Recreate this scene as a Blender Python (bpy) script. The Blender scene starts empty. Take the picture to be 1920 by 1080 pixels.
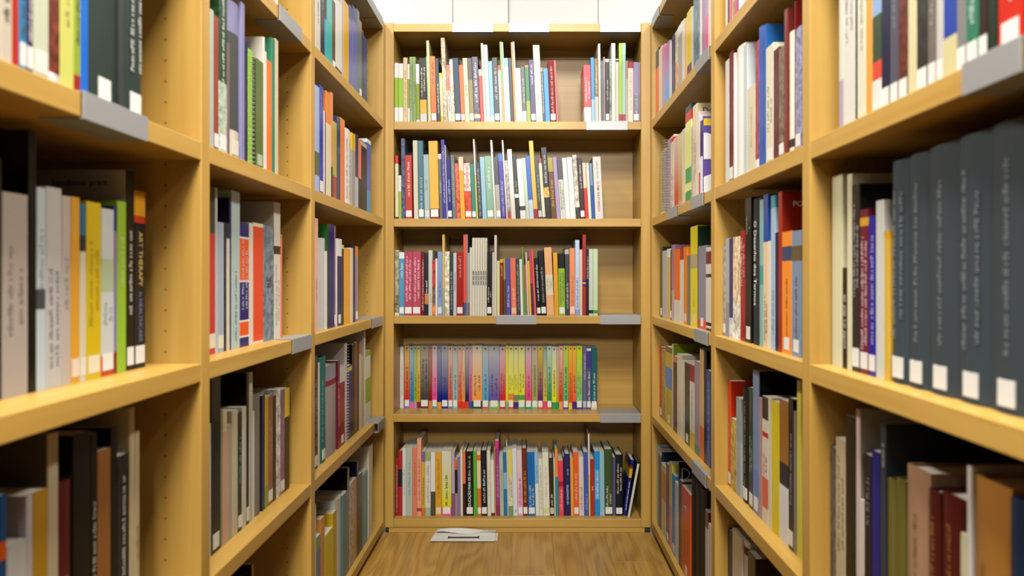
import bpy, bmesh, math, random
from mathutils import Matrix, Vector

# ------------------------------------------------------------------ camera, world, lights, exposure
scene = bpy.context.scene
COL = scene.collection
F = 1450.0            # focal length in pixels of the 1920 wide frame
VX, VY = 990.0, 522.0 # where the aisle runs to in the picture
CAMZ = 0.892
ZB = 2.711            # distance to the front of the bookcase that closes the aisle
AL, AR = 0.502, 0.4305  # distance from the camera axis to the left / right shelf fronts

cam_d = bpy.data.cameras.new('camera')
cam = bpy.data.objects.new('camera', cam_d)
COL.objects.link(cam)
cam.location = (0, 0, CAMZ)
cam.rotation_euler = (math.pi / 2, 0, 0)
cam_d.sensor_width = 36.0
cam_d.lens = F / 1920 * 36
cam_d.shift_x = -(VX - 960) / 1920
cam_d.shift_y = -(540 - VY) / 1920
cam_d.clip_start = 0.02
cam_d.dof.use_dof = True
cam_d.dof.focus_distance = 2.55
cam_d.dof.aperture_fstop = 4.0
scene.camera = cam

world = bpy.data.worlds.new('room_ambience')
scene.world = world
world.use_nodes = True
bg = world.node_tree.nodes['Background']
bg.inputs[0].default_value = (1.0, 0.97, 0.92, 1)
bg.inputs[1].default_value = 0.05

def area_lamp(name, loc, sx, sy, power, aim=None, color=(1, 0.965, 0.9)):
    d = bpy.data.lights.new(name, 'AREA')
    d.shape = 'RECTANGLE'; d.size = sx; d.size_y = sy; d.energy = power; d.color = color
    o = bpy.data.objects.new(name, d); COL.objects.link(o)
    o.location = loc
    if aim is not None:
        o.rotation_euler = (Vector(aim) - Vector(loc)).to_track_quat('-Z', 'Y').to_euler()
    return o
# the fluorescent rows that hang under the library ceiling, along and behind the aisle, plus an added side pair
area_lamp('side_fill_lamp', (0.0, 0.35, 2.75), 0.5, 1.0, 84)
for sx in (-1.35, 1.35):
    area_lamp('side_fill_lamp', (sx, 1.6, 2.9), 0.3, 2.6, 84)  # unseen pair added to brighten the facing side spines
area_lamp('side_fill_lamp', (0.0, -3.2, 2.75), 1.3, 0.5, 100, aim=(0, 1.2, 0.9))
area_lamp('side_fill_lamp', (0.0, 3.25, 2.95), 2.4, 0.25, 4)

scene.view_settings.view_transform = 'Standard'
scene.view_settings.look = 'None'
scene.view_settings.gamma = 1.0
scene.view_settings.use_curve_mapping = False
scene.view_settings.exposure = 0.98

# ------------------------------------------------------------------ helpers
random.seed(11)
def lin(c):
    return c / 12.92 if c <= 0.04045 else ((c + 0.055) / 1.055) ** 2.4
ALB = 0.50   # printed inks and papers reflect this share of a perfect white
def lrgb(h):
    return tuple(lin(int(h[i:i + 2], 16) / 255) for i in (0, 2, 4))
def rgb(h):
    return tuple(c * ALB for c in lrgb(h))

def new_mat(name, rough=0.5, spec=0.5):
    m = bpy.data.materials.new(name); m.use_nodes = True
    nt = m.node_tree; b = nt.nodes['Principled BSDF']
    b.inputs['Roughness'].default_value = rough
    b.inputs['Specular IOR Level'].default_value = spec
    return m, nt, b
def plain(name, hexc, rough=0.5, spec=0.5, metal=0.0):
    m, nt, b = new_mat(name, rough, spec)
    b.inputs['Base Color'].default_value = (*rgb(hexc), 1)
    b.inputs['Metallic'].default_value = metal
    return m

def wood(name, axis, dark, light, scale=1.0):
    """veneer whose grain runs along one axis"""
    m, nt, b = new_mat(name, 0.38, 0.4)
    N = nt.nodes; L = nt.links
    tc = N.new('ShaderNodeTexCoord'); mp = N.new('ShaderNodeMapping')
    s = [55.0 * scale] * 3; s['xyz'.index(axis)] = 1.6 * scale
    mp.inputs['Scale'].default_value = s
    n1 = N.new('ShaderNodeTexNoise'); n1.inputs['Scale'].default_value = 1.0; n1.inputs['Detail'].default_value = 6
    n1.inputs['Distortion'].default_value = 0.4
    r = N.new('ShaderNodeValToRGB')
    r.color_ramp.elements[0].position = 0.30; r.color_ramp.elements[0].color = (*rgb(dark), 1)
    r.color_ramp.elements[1].position = 0.68; r.color_ramp.elements[1].color = (*rgb(light), 1)
    n2 = N.new('ShaderNodeTexNoise'); n2.inputs['Scale'].default_value = 2.2; n2.inputs['Detail'].default_value = 2
    mx = N.new('ShaderNodeMix'); mx.data_type = 'RGBA'; mx.blend_type = 'MULTIPLY'
    mr = N.new('ShaderNodeMapRange'); mr.inputs[3].default_value = 0.93; mr.inputs[4].default_value = 1.05
    mx.inputs[0].default_value = 1.0
    L.new(tc.outputs['Object'], mp.inputs[0]); L.new(mp.outputs[0], n1.inputs[0]); L.new(n1.outputs[0], r.inputs[0])
    L.new(tc.outputs['Object'], n2.inputs[0]); L.new(n2.outputs[0], mr.inputs[0])
    L.new(r.outputs[0], mx.inputs[6]); L.new(mr.outputs[0], mx.inputs[7])
    L.new(mx.outputs[2], b.inputs['Base Color'])
    return m

W_D, W_L = 'c49742', 'd2a853'
WOOD = {a: wood('beech_veneer_' + a, a, W_D, W_L) for a in 'xyz'}
M_CLIP = plain('grey_satin_metal', 'b4b4b4', 0.38, 0.5, 0.35)
M_DARKHOLE = plain('dark_hole', '6a4a18', 0.8, 0.1)
M_WHITE = plain('white_wall_panel', 'dcdedb', 0.55)
M_STICKER = plain('white_label_paper', 'f2f0ea', 0.35, 0.5)
M_PAPER = plain('white_card', 'ecebe4', 0.5)
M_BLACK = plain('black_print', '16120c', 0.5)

def page_mat():
    m, nt, b = new_mat('page_block', 0.8, 0.2)
    N = nt.nodes; L = nt.links
    tc = N.new('ShaderNodeTexCoord'); mp = N.new('ShaderNodeMapping'); mp.inputs['Scale'].default_value = (1800, 6, 6)
    n = N.new('ShaderNodeTexNoise'); n.inputs['Scale'].default_value = 1.0
    r = N.new('ShaderNodeValToRGB')
    r.color_ramp.elements[0].position = 0.35; r.color_ramp.elements[0].color = (*rgb('c9bfa8'), 1)
    r.color_ramp.elements[1].position = 0.6; r.color_ramp.elements[1].color = (*rgb('e8e2d2'), 1)
    L.new(tc.outputs['Object'], mp.inputs[0]); L.new(mp.outputs[0], n.inputs[0]); L.new(n.outputs[0], r.inputs[0])
    L.new(r.outputs[0], b.inputs['Base Color'])
    return m
M_PAGES = page_mat()

def cover_mat(name, mottled, rough):
    m, nt, b = new_mat(name, rough, 0.2)
    N = nt.nodes; L = nt.links
    a = N.new('ShaderNodeAttribute'); a.attribute_name = 'Col'
    out = a.outputs['Color']
    tc = N.new('ShaderNodeTexCoord')
    if mottled:
        n = N.new('ShaderNodeTexNoise'); n.inputs['Scale'].default_value = 75; n.inputs['Detail'].default_value = 5
        n.inputs['Roughness'].default_value = 0.7
        oi = N.new('ShaderNodeObjectInfo'); va = N.new('ShaderNodeVectorMath'); va.operation = 'ADD'
        L.new(tc.outputs['Object'], va.inputs[0]); L.new(oi.outputs['Random'], va.inputs[1]); L.new(va.outputs[0], n.inputs[0])
        mr = N.new('ShaderNodeMapRange'); mr.inputs[1].default_value = 0.32; mr.inputs[2].default_value = 0.68
        mr.inputs[3].default_value = 0.25; mr.inputs[4].default_value = 1.75
        mx = N.new('ShaderNodeMix'); mx.data_type = 'RGBA'; mx.blend_type = 'MULTIPLY'; mx.inputs[0].default_value = 1
        mx.clamp_result = True
        L.new(n.outputs[0], mr.inputs[0]); L.new(out, mx.inputs[6]); L.new(mr.outputs[0], mx.inputs[7])
        out = mx.outputs[2]
    L.new(out, b.inputs['Base Color'])
    return m
M_COVER = cover_mat('printed_cover', False, 0.30)
M_COVER_M = cover_mat('printed_cover_picture', True, 0.30)
M_CLOTH = cover_mat('cloth_cover', False, 0.55)
INK = {}
def ink(h):
    if h not in INK: INK[h] = plain('ink_' + h, h, 0.45)
    return INK[h]

def mesh_obj(name, verts, faces, mat, parent=None, cols=None):
    me = bpy.data.meshes.new(name); me.from_pydata(verts, [], faces)
    if mat is not None: me.materials.append(mat)
    if cols is not None:
        at = me.color_attributes.new('Col', 'FLOAT_COLOR', 'CORNER')
        flat = []
        for fc in cols:
            for c in fc: flat.extend((c[0], c[1], c[2], 1.0))
        at.data.foreach_set('color', flat)
    o = bpy.data.objects.new(name, me); COL.objects.link(o)
    if parent is not None: o.parent = parent
    return o

BOXF = [(0, 3, 2, 1), (4, 5, 6, 7), (0, 1, 5, 4), (1, 2, 6, 5), (2, 3, 7, 6), (3, 0, 4, 7)]
def boxv(x0, x1, y0, y1, z0, z1):
    return [(x0, y0, z0), (x1, y0, z0), (x1, y1, z0), (x0, y1, z0), (x0, y0, z1), (x1, y0, z1), (x1, y1, z1), (x0, y1, z1)]
def box(name, b, mat, parent=None, bevel=0.0):
    """b = x0,x1,y0,y1,z0,z1 in the parent's space"""
    me = bpy.data.meshes.new(name)
    if bevel:
        bm = bmesh.new()
        vs = [bm.verts.new(v) for v in boxv(*b)]
        for f in BOXF: bm.faces.new([vs[i] for i in f])
        bmesh.ops.bevel(bm, geom=bm.edges[:], offset=bevel, segments=2, affect='EDGES', profile=0.5)
        bm.to_mesh(me); bm.free()
    else:
        me.from_pydata(boxv(*b), [], BOXF)
    me.materials.append(mat)
    o = bpy.data.objects.new(name, me); COL.objects.link(o)
    if parent is not None: o.parent = parent
    return o
def multi_box(name, boxes, mat, parent=None):
    v = []; f = []
    for b in boxes:
        k = len(v); v += boxv(*b); f += [tuple(i + k for i in q) for q in BOXF]
    return mesh_obj(name, v, f, mat, parent)
def empty(name, loc=(0, 0, 0), rz=0.0):
    o = bpy.data.objects.new(name, None); COL.objects.link(o)
    o.location = loc; o.rotation_euler = (0, 0, rz); o.empty_display_size = 0.05
    return o
def tag(o, label, cat, group=None):
    o['label'] = label; o['category'] = cat
    if group: o['group'] = group
    return o

# ------------------------------------------------------------------ floor, walls, ceiling
def oak():
    m, nt, b = new_mat('oak_plank', 0.33, 0.45)
    N = nt.nodes; L = nt.links
    tc = N.new('ShaderNodeTexCoord'); oi = N.new('ShaderNodeObjectInfo')
    va = N.new('ShaderNodeVectorMath'); va.operation = 'MULTIPLY_ADD'
    va.inputs[1].default_value = (1, 1, 1)
    cmb = N.new('ShaderNodeCombineXYZ'); mul = N.new('ShaderNodeMath'); mul.operation = 'MULTIPLY'; mul.inputs[1].default_value = 37.0
    L.new(oi.outputs['Random'], mul.inputs[0]); L.new(mul.outputs[0], cmb.inputs[1]); L.new(mul.outputs[0], cmb.inputs[2])
    L.new(tc.outputs['Object'], va.inputs[0]); L.new(cmb.outputs[0], va.inputs[2])
    mp = N.new('ShaderNodeMapping'); mp.inputs['Scale'].default_value = (7, 1.3, 7)
    wv = N.new('ShaderNodeTexNoise'); wv.inputs['Scale'].default_value = 1.0; wv.inputs['Detail'].default_value = 1.5
    L.new(va.outputs[0], mp.inputs[0]); L.new(mp.outputs[0], wv.inputs[0])
    # contour lines of a soft field read as cathedral grain
    k = N.new('ShaderNodeMath'); k.operation = 'MULTIPLY'; k.inputs[1].default_value = 60.0
    sn = N.new('ShaderNodeMath'); sn.operation = 'SINE'
    L.new(wv.outputs[0], k.inputs[0]); L.new(k.outputs[0], sn.inputs[0])
    mp2 = N.new('ShaderNodeMapping'); mp2.inputs['Scale'].default_value = (130, 3, 130)
    n2 = N.new('ShaderNodeTexNoise'); n2.inputs['Scale'].default_value = 1.0; n2.inputs['Detail'].default_value = 4
    L.new(va.outputs[0], mp2.inputs[0]); L.new(mp2.outputs[0], n2.inputs[0])
    ad = N.new('ShaderNodeMath'); ad.operation = 'MULTIPLY_ADD'; ad.inputs[1].default_value = 0.17
    L.new(sn.outputs[0], ad.inputs[0]); L.new(n2.outputs[0], ad.inputs[2])
    r = N.new('ShaderNodeValToRGB')
    r.color_ramp.elements[0].position = 0.25; r.color_ramp.elements[0].color = (*rgb('a97d34'), 1)
    r.color_ramp.elements[1].position = 0.70; r.color_ramp.elements[1].color = (*rgb('c79a48'), 1)
    L.new(ad.outputs[0], r.inputs[0])
    hs = N.new('ShaderNodeHueSaturation'); mr = N.new('ShaderNodeMapRange')
    mr.inputs[3].default_value = 0.88; mr.inputs[4].default_value = 1.1
    L.new(oi.outputs['Random'], mr.inputs[0]); L.new(mr.outputs[0], hs.inputs['Value']); L.new(r.outputs[0], hs.inputs['Color'])
    L.new(hs.outputs[0], b.inputs['Base Color'])
    return m
M_OAK = oak()
floor = box('floor', (-3.0, 3.0, -3.0, 4.2, -0.06, -0.012), plain('floor_bed', '6a4a20', 0.9), None)
floor['kind'] = 'structure'
pw = 0.1833
for i in range(-3, 4):
    x0 = 0.083 + i * pw
    cuts = [-1.0, random.uniform(0.3, 1.5), random.uniform(2.0, 2.55), 4.1]
    for a, c in zip(cuts[:-1], cuts[1:]):
        box('plank', (x0 + 0.0002, x0 + pw - 0.0002, a + 0.0002, c - 0.0002, -0.012, 0.0), M_OAK, floor, 0.0004)
for sx in (-1, 1):   # boards under and beyond the side bookcases
    box('plank', (0.083 + 4 * pw, 3.0, -1.0, 4.1, -0.012, 0.0) if sx > 0 else (-3.0, 0.083 - 3 * pw, -1.0, 4.1, -0.012, 0.0), M_OAK, floor)

WY = 3.55
wall = box('wall_back', (-3.0, 3.0, WY, WY + 0.1, 0.0, 3.2), M_WHITE)
wall['kind'] = 'structure'
seams = [-1.6, -0.97, (850 - VX) * WY / F, (953.5 - VX) * WY / F, (1121 - VX) * WY / F, 0.95, 1.6]
for i, (a, c) in enumerate(zip(seams[:-1], seams[1:])):
    off = (0.018, 0.022, 0.026, 0.016, 0.016, 0.026, 0.02)[i]
    box('wall_panel', (a + 0.001, c - 0.001, WY - off, WY, 0.1, 3.15), M_WHITE, wall, 0.0015)

# ------------------------------------------------------------------ bookcases
SH = [0.048, 0.4165, 0.761, 1.1014, 1.442]   # tops of the five shelves
TH = 0.028
TOP = 1.785
DEP = 0.228          # depth of the bookcase that closes the aisle
SDEP = 0.262         # depth of the two side runs

def holes(name, parent, pts, axis, r=0.0016):
    v = []; f = []
    for p in pts:
        k = len(v)
        for j in range(8):
            a = j * math.pi / 4
            if axis == 'x': v.append((p[0], p[1] + r * math.cos(a), p[2] + r * math.sin(a)))
            else: v.append((p[0] + r * math.cos(a), p[1], p[2] + r * math.sin(a)))
        f.append(tuple(range(k, k + 8)))
    o = mesh_obj(name, v, f, M_DARKHOLE, parent); o['kind'] = 'stuff'
    return o

# --- the one that closes the aisle: parts in world axes, root on the floor
bx0, bx1 = -0.5005, 0.4290
ix0, ix1 = -0.4713, 0.3965
bc = empty('bookcase', ((bx0 + bx1) / 2, ZB + DEP / 2, 0))
tag(bc, 'beech bookcase with five shelves closing the far end of the aisle', 'bookcase', 'beech bookcases')
ox, oy = bc.location.x, bc.location.y
def B(name, x0, x1, y0, y1, z0, z1, mat, bev=0.0012):
    return box(name, (x0 - ox, x1 - ox, y0 - oy, y1 - oy, z0, z1), mat, bc, bev)
B('side_panel', bx0, ix0, ZB, ZB + DEP, 0.019, TOP + 0.003, WOOD['z'])
B('side_panel', ix1, bx1, ZB, ZB + DEP, 0.019, TOP + 0.003, WOOD['z'])
for z in SH:
    B('shelf', ix0 + 0.0002, ix1 - 0.0002, ZB + 0.0005, ZB + DEP - 0.008, z - TH, z, WOOD['x'])
B('top_board', ix0 + 0.0002, ix1 - 0.0002, ZB + 0.0005, ZB + DEP - 0.008, TOP - TH, TOP, WOOD['x'])
B('back_panel', ix0, ix1, ZB + DEP - 0.008, ZB + DEP, 0.02, TOP, WOOD['x'], 0)
for z in SH[1:] + [TOP]:
    B('back_rail', ix0 + 0.001, ix1 - 0.001, ZB + DEP - 0.013, ZB + DEP - 0.008, z - TH - 0.035, z - TH, WOOD['x'], 0)
B('plinth', bx0 + 0.0115, bx1 - 0.019, ZB + 0.004, ZB + DEP - 0.02, 0.0, 0.02, WOOD['x'])
for xa, xb in ((bx0 - 0.03, bx0), (bx1, bx1 + 0.03)):
    B('light_stop_strip', xa, xb, ZB + 0.006, ZB + 0.03, 0.02, TOP, WOOD['z'])  # added strip that stops light leaking through the joint between the cases
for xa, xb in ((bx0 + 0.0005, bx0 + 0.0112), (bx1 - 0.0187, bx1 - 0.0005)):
    B('foot', xa, xb, ZB + 0.003, ZB + 0.05, 0.0, 0.0188, M_BLACK)  # black box added as the shade in the gap under each side panel
hp = []
for k in range(50):
    z = 0.12 + k * 0.032
    if z < 1.74: hp += [(ix0 + 0.0003 - ox, ZB + 0.05 - oy, z), (ix1 - 0.0003 - ox, ZB + 0.05 - oy, z)]
holes('pin_holes', bc, hp, 'x')

# --- side runs: three bays each, uprights shared between neighbouring bays
UP_L = [(0.285, 0.317), (1.1884, 1.2203), (1.7906, 1.8220), (2.681, 2.7095)]
UP_R = [(0.280, 0.312), (1.1800, 1.2140), (1.7820, 1.8200), (2.681, 2.7095)]
def side_run(side):
    s = -1 if side == 'left' else 1
    a = AL if side == 'left' else AR
    ups = UP_L if side == 'left' else UP_R
    root = empty('bookcase', (s * (a + SDEP / 2), 1.5, 0))
    tag(root, 'beech bookcase run of three bays along the %s side of the aisle' % side, 'bookcase', 'beech bookcases')
    px, py = root.location.x, root.location.y
    def P(name, d0, d1, y0, y1, z0, z1, mat, bev=0.0012):
        xa, xb = sorted((s * (a + d0), s * (a + d1)))
        return box(name, (xa - px, xb - px, y0 - py, y1 - py, z0, z1), mat, root, bev)
    for y0, y1 in ups:
        P('upright', 0, SDEP, y0, y1, 0.019, TOP + 0.003, WOOD['z'])
    for (p0, p1), (q0, q1) in zip(ups[:-1], ups[1:]):
        for z in SH:
            P('shelf', 0.0005, SDEP - 0.008, p1 + 0.0002, q0 - 0.0002, z - TH, z, WOOD['y'])
        P('top_board', 0.0005, SDEP - 0.008, p1 + 0.0002, q0 - 0.0002, TOP - TH, TOP, WOOD['y'])
        P('back_panel', SDEP - 0.008, SDEP, p1, q0, 0.02, TOP, WOOD['y'], 0)
    P('plinth', 0.016, SDEP - 0.01, ups[0][0] + 0.01, ups[-1][1] - 0.012, 0.0, 0.019, WOOD['y'])
    pts = []
    for y0, y1 in ups[1:]:
        for k in range(54):
            z = 0.075 + k * 0.032
            if z < 1.75: pts.append((s * (a + 0.055) - px, y0 - 0.0003 - py, z))
    holes('pin_holes', root, pts, 'y')
    return root
side_run('left'); side_run('right')

# ------------------------------------------------------------------ grey sleeves clipped over the shelf edges
def clip(where, x0, x1, z, label, gap=0.0, length=None, fl=0.009):
    """hollow C-shaped sleeve: front plate, top and bottom flange; x0,x1 along the shelf edge"""
    if length: x1 = x0 + length
    w = x1 - x0
    t = 0.0016; g = 0.0012 + gap
    r = empty('label_holder')
    zc = z - TH / 2
    if where == 'back': r.location = ((x0 + x1) / 2, ZB - g, zc); r.rotation_euler = (0, 0, 0)
    elif where == 'left': r.location = (-AL + g, (x0 + x1) / 2, zc); r.rotation_euler = (0, 0, math.pi / 2)
    else: r.location = (AR - g, (x0 + x1) / 2, zc); r.rotation_euler = (0, 0, -math.pi / 2)
    h = TH / 2 + 0.0004
    box('front_plate', (-w / 2, w / 2, -t, 0, -h - t, h + t), M_CLIP, r, 0.0005)
    box('top_flange', (-w / 2, w / 2, 0, fl + g, h, h + t), M_CLIP, r)
    box('bottom_flange', (-w / 2, w / 2, 0, 0.050, -h - t, -h), M_CLIP, r)
    tag(r, label, 'label holder', 'grey sleeves on the shelf edges')
    return r
def bxp(px): return (px - VX) * ZB / F
def lyp(px): return AL * F / (VX - px)
def ryp(px): return AR * F / (px - VX)
clip('back', bxp(848), bxp(925), TOP, 'leftmost white label sleeve on the top board of the end bookcase', fl=0.11)
clip('back', bxp(954), bxp(1030), TOP, 'middle white label sleeve on the top board of the end bookcase', fl=0.11)
clip('back', bxp(1125), bxp(1201.2), TOP, 'rightmost white label sleeve on the top board of the end bookcase', fl=0.11)
clip('back', bxp(1099), bxp(1177), SH[4], 'white label sleeve under the red and white books of the end bookcase')
clip('back', bxp(930), bxp(1006), SH[2], 'pale grey label sleeve midway along the middle shelf of the end bookcase')
clip('back', bxp(1125), bxp(1201.2), SH[2], 'pale grey label sleeve under the gap right of the pale green volumes', fl=0.11)
clip('back', bxp(1125), bxp(1201.2), SH[1], 'wide grey label sleeve right of the colourful paperback series', fl=0.11)
clip('left', lyp(152), lyp(274), SH[3], 'large blurred grey label sleeve under the dark green volumes, near left')
clip('left', lyp(522), lyp(564), SH[4], 'grey label sleeve above the teal and orange books, middle left bay')
clip('left', lyp(547), lyp(583), SH[2], 'grey label sleeve right of the picture spine book, middle left bay', fl=0.035)
clip('left', lyp(680), lyp(705.2), TOP, 'nearer grey label sleeve on the top board of the far left bay')
clip('left', lyp(706), lyp(716.5), TOP, 'grey label sleeve on the left top board touching the end bookcase')
clip('left', lyp(697), lyp(716.5), SH[2], 'grey label sleeve on the third shelf in the far left corner', fl=0.11)
clip('left', lyp(702), lyp(716), SH[1], 'hollow grey label sleeve jutting out beside the lime green book, far left', gap=0.010, fl=0.10)
clip('right', ryp(1920), ryp(1808), SH[3], 'large blurred grey label sleeve under the red book, near right')
clip('right', ryp(1236), ryp(1223.8), TOP, 'grey label sleeve on the top board in the far right corner')
clip('right', ryp(1331), ryp(1306), SH[4], 'grey label sleeve under the pink spines, top shelf far right bay')
clip('right', ryp(1270), ryp(1252), SH[3], 'farther of two grey label sleeves, second shelf far right bay')
clip('right', ryp(1320), ryp(1296), SH[3], 'nearer of two grey label sleeves, second shelf far right bay')
clip('right', ryp(1328), ryp(1303), SH[2], 'grey label sleeve under the lilac grey spine, third shelf far right')
clip('right', ryp(1325), ryp(1299), SH[1], 'grey label sleeve above the black volumes, fourth shelf far right')

# ------------------------------------------------------------------ books
NAMED = [('white', 'eeeeea'), ('ivory', 'e6e0cc'), ('cream', 'e4d8b0'), ('pale grey', 'c6c8c6'), ('grey', '8c8c8a'),
         ('dark grey', '4c4c4c'), ('charcoal', '323436'), ('black', '141416'), ('slate', '465260'), ('navy', '1c2048'),
         ('royal blue', '2438a0'), ('blue', '2a6cb4'), ('bright blue', '1c84dc'), ('sky blue', '8cbcdc'), ('pale blue', 'b8cce0'),
         ('periwinkle', '6c78b8'), ('violet', '5048a4'), ('purple', '583070'), ('lilac', 'a494b8'), ('mauve', 'a08090'),
         ('magenta', 'b03890'), ('pink', 'ec6c9c'), ('pale pink', 'ecc4c4'), ('raspberry', 'b84860'), ('red', 'c42c22'),
         ('bright red', 'e8402c'), ('dark red', '7c1a1c'), ('maroon', '4c1a1c'), ('coral', 'ea7458'), ('salmon', 'f0a488'),
         ('peach', 'ecc8a4'), ('orange', 'f07c2c'), ('amber', 'ecaa34'), ('yellow', 'e8d424'), ('pale yellow', 'e6e498'),
         ('mustard', 'c8a030'), ('tan', 'c8a878'), ('brown', '8c5430'), ('dark brown', '4c3018'), ('taupe', '80745c'),
         ('khaki', 'a49a64'), ('olive', '6c7030'), ('lime green', '9cc434'), ('green', '4c9c3c'), ('sage green', '90b080'),
         ('dark green', '1e3c28'), ('teal', '2c7c78'), ('turquoise', '58b8b0'), ('pale green', 'c8dcb8'), ('pale teal', 'a8c8c4')]
def lab(h):
    r, g, b = lrgb(h)
    X = (.4124 * r + .3576 * g + .1805 * b) / .9505; Y = .2126 * r + .7152 * g + .0722 * b; Z = (.0193 * r + .1192 * g + .9505 * b) / 1.089
    f = lambda t: t ** (1 / 3) if t > .008856 else 7.787 * t + 16 / 116
    return (116 * f(Y) - 16, 500 * (f(X) - f(Y)), 200 * (f(Y) - f(Z)))
LABS = [(n, lab(h)) for n, h in NAMED]
def cname(h):
    l = lab(h)
    return min(LABS, key=lambda e: sum((a - b) ** 2 for a, b in zip(e[1], l)))[0]
ORD = ('first second third fourth fifth sixth seventh eighth ninth tenth eleventh twelfth thirteenth fourteenth fifteenth '
       'sixteenth seventeenth eighteenth nineteenth twentieth').split()
TENS = {2: 'twenty', 3: 'thirty', 4: 'forty', 5: 'fifty', 6: 'sixty'}
def ordinal(n):
    if n <= 20: return ORD[n - 1]
    t, u = divmod(n, 10)
    return (TENS[t] + '-' + ORD[u - 1]) if u else TENS[t][:-1] + 'ieth'

def interp(tab, x):
    if not tab: return 0.0
    if x <= tab[0][0]: return tab[0][1]
    for (a, va), (b, vb) in zip(tab[:-1], tab[1:]):
        if x <= b: return va + (vb - va) * (x - a) / (b - a)
    return tab[-1][1]

def parse(line):
    tk = line.split()
    e = dict(x0=float(tk[0]), x1=float(tk[1]), col=tk[3], bands=[], texts=[])
    if tk[2][0] == 'h': e['h'] = float(tk[2][1:])
    else: e['yt'] = float(tk[2])
    for t in tk[4:]:
        if t[0] == 'b' and ',' in t:
            lo, hi, c = t[1:].split(','); e['bands'].append((float(lo), float(hi), c))
        elif t[:2] == 'g=': e['grad'] = t[2:]
        elif t[:2] == 's=': e['st'] = t[2:]
        elif t == 's': e['st'] = 'f2f0ea'
        elif t[:2] == 't=':
            q = t[2:].split(','); e['ink'] = q[0]
            if len(q) > 2: e['span'] = (float(q[1]), float(q[2]))
            if len(q) > 3: e['lines'] = int(q[3])
        elif t[:2] == 'T=':
            q = t[2:].split(','); e['texts'].append((q[0].replace('_', ' '), float(q[1]), float(q[2]), q[3], q[4], float(q[5])))
        elif t[:2] == 'q=':
            q = t[2:].split(','); e['bar'] = (q[0], float(q[1]), float(q[2])); e['nolet'] = True
        elif t == 'n': e['nolet'] = True
        elif t == 'h': e['hard'] = True
        elif t == 'm': e['mot'] = True
        elif t == 'sp': e['spiral'] = True
        elif t[:2] == 'c=': e['cover'] = t[2:]
        elif t[:2] == 'r=': e['r'] = float(t[2:])
        elif t[:2] == 'd=': e['d'] = float(t[2:])
        elif t[:2] == 'L=': e['lean'] = float(t[2:])
        elif t[:2] == 'k=': e['key'] = t[2:]
        else: raise ValueError(t)
    return e

KEYED = {}
ALL = []
def cover_mesh(par, w, D, H, e, rnd):
    hard = e.get('hard'); t = 0.0024 if hard else 0.0007
    hw = w / 2
    t = min(t, w * 0.25)
    if hard and w > 0.012:
        bul = min(0.12 * w, 0.005); n = 6
        arc = [(-hw + w * i / n, bul * (1 - math.sin(math.pi * i / n))) for i in range(n + 1)]
    else:
        c = min(0.0012, w * 0.2)
        arc = [(-hw, c), (-hw + c, 0), (hw - c, 0), (hw, c)]
    outer = [(-hw, D)] + arc + [(hw, D)]
    back = max(p[1] for p in arc) + t
    inner = [(-hw + t, D), (-hw + t, back), (hw - t, back), (hw - t, D)]
    lv = {0.0, 1.0}
    for lo, hi, c in e['bands']: lv |= {max(0, lo), min(1, hi)}
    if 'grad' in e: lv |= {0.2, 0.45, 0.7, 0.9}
    lv = sorted(lv)
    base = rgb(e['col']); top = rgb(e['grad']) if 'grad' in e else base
    cov = rgb(e['cover']) if 'cover' in e else base
    def col(f, mid):
        for lo, hi, c in e['bands']:
            if lo <= mid <= hi: return rgb(c)
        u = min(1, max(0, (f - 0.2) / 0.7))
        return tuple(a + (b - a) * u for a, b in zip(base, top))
    V = []; Fc = []; C = []
    no = len(outer)
    for f in lv:
        V += [(x, y, f * H) for x, y in outer]
    for i in range(len(lv) - 1):
        mid = (lv[i] + lv[i + 1]) / 2
        cb, ct = col(lv[i], mid), col(lv[i + 1], mid)
        for j in range(no - 1):
            a = i * no + j; b = a + 1; c2 = b + no; d = a + no
            Fc.append((a, b, c2, d))
            if j == 0 or j == no - 2:
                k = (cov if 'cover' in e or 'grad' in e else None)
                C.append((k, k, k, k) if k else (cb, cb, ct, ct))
            else: C.append((cb, cb, ct, ct))
    k0 = len(V)
    for z in (0, H): V += [(x, y, z) for x, y in inner]
    for j in range(3):
        a = k0 + j; b = a + 1
        Fc.append((b, a, a + 4, b + 4)); C.append((cov,) * 4)
    for zi, base_o, base_i in ((0, 0, k0), (1, (len(lv) - 1) * no, k0 + 4)):
        rim = [(base_o, base_o + 1, base_i + 1, base_i), tuple([*range(base_o + 1, base_o + no - 1)]) + (base_i + 2, base_i + 1),
               (base_o + no - 2, base_o + no - 1, base_i + 3, base_i + 2)]
        for q in rim:
            if zi == 0: q = q[::-1]
            Fc.append(q); C.append((cov,) * len(q))
    for q in ((0, no * (len(lv) - 1), k0 + 4, k0), (no - 1, k0 + 3, k0 + 7, no * len(lv) - 1)):
        Fc.append(q); C.append((cov,) * 4)
    mat = M_COVER_M if e.get('mot') else (M_CLOTH if hard else M_COVER)
    o = mesh_obj('cover', V, Fc, mat, par, C)
    rec = 0.0035 if hard else 0.0004
    box('pages', (-hw + t, hw - t, back, D - (0.004 if hard else 0.0005), rec, H - rec), M_PAGES, par)
    return o

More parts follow.
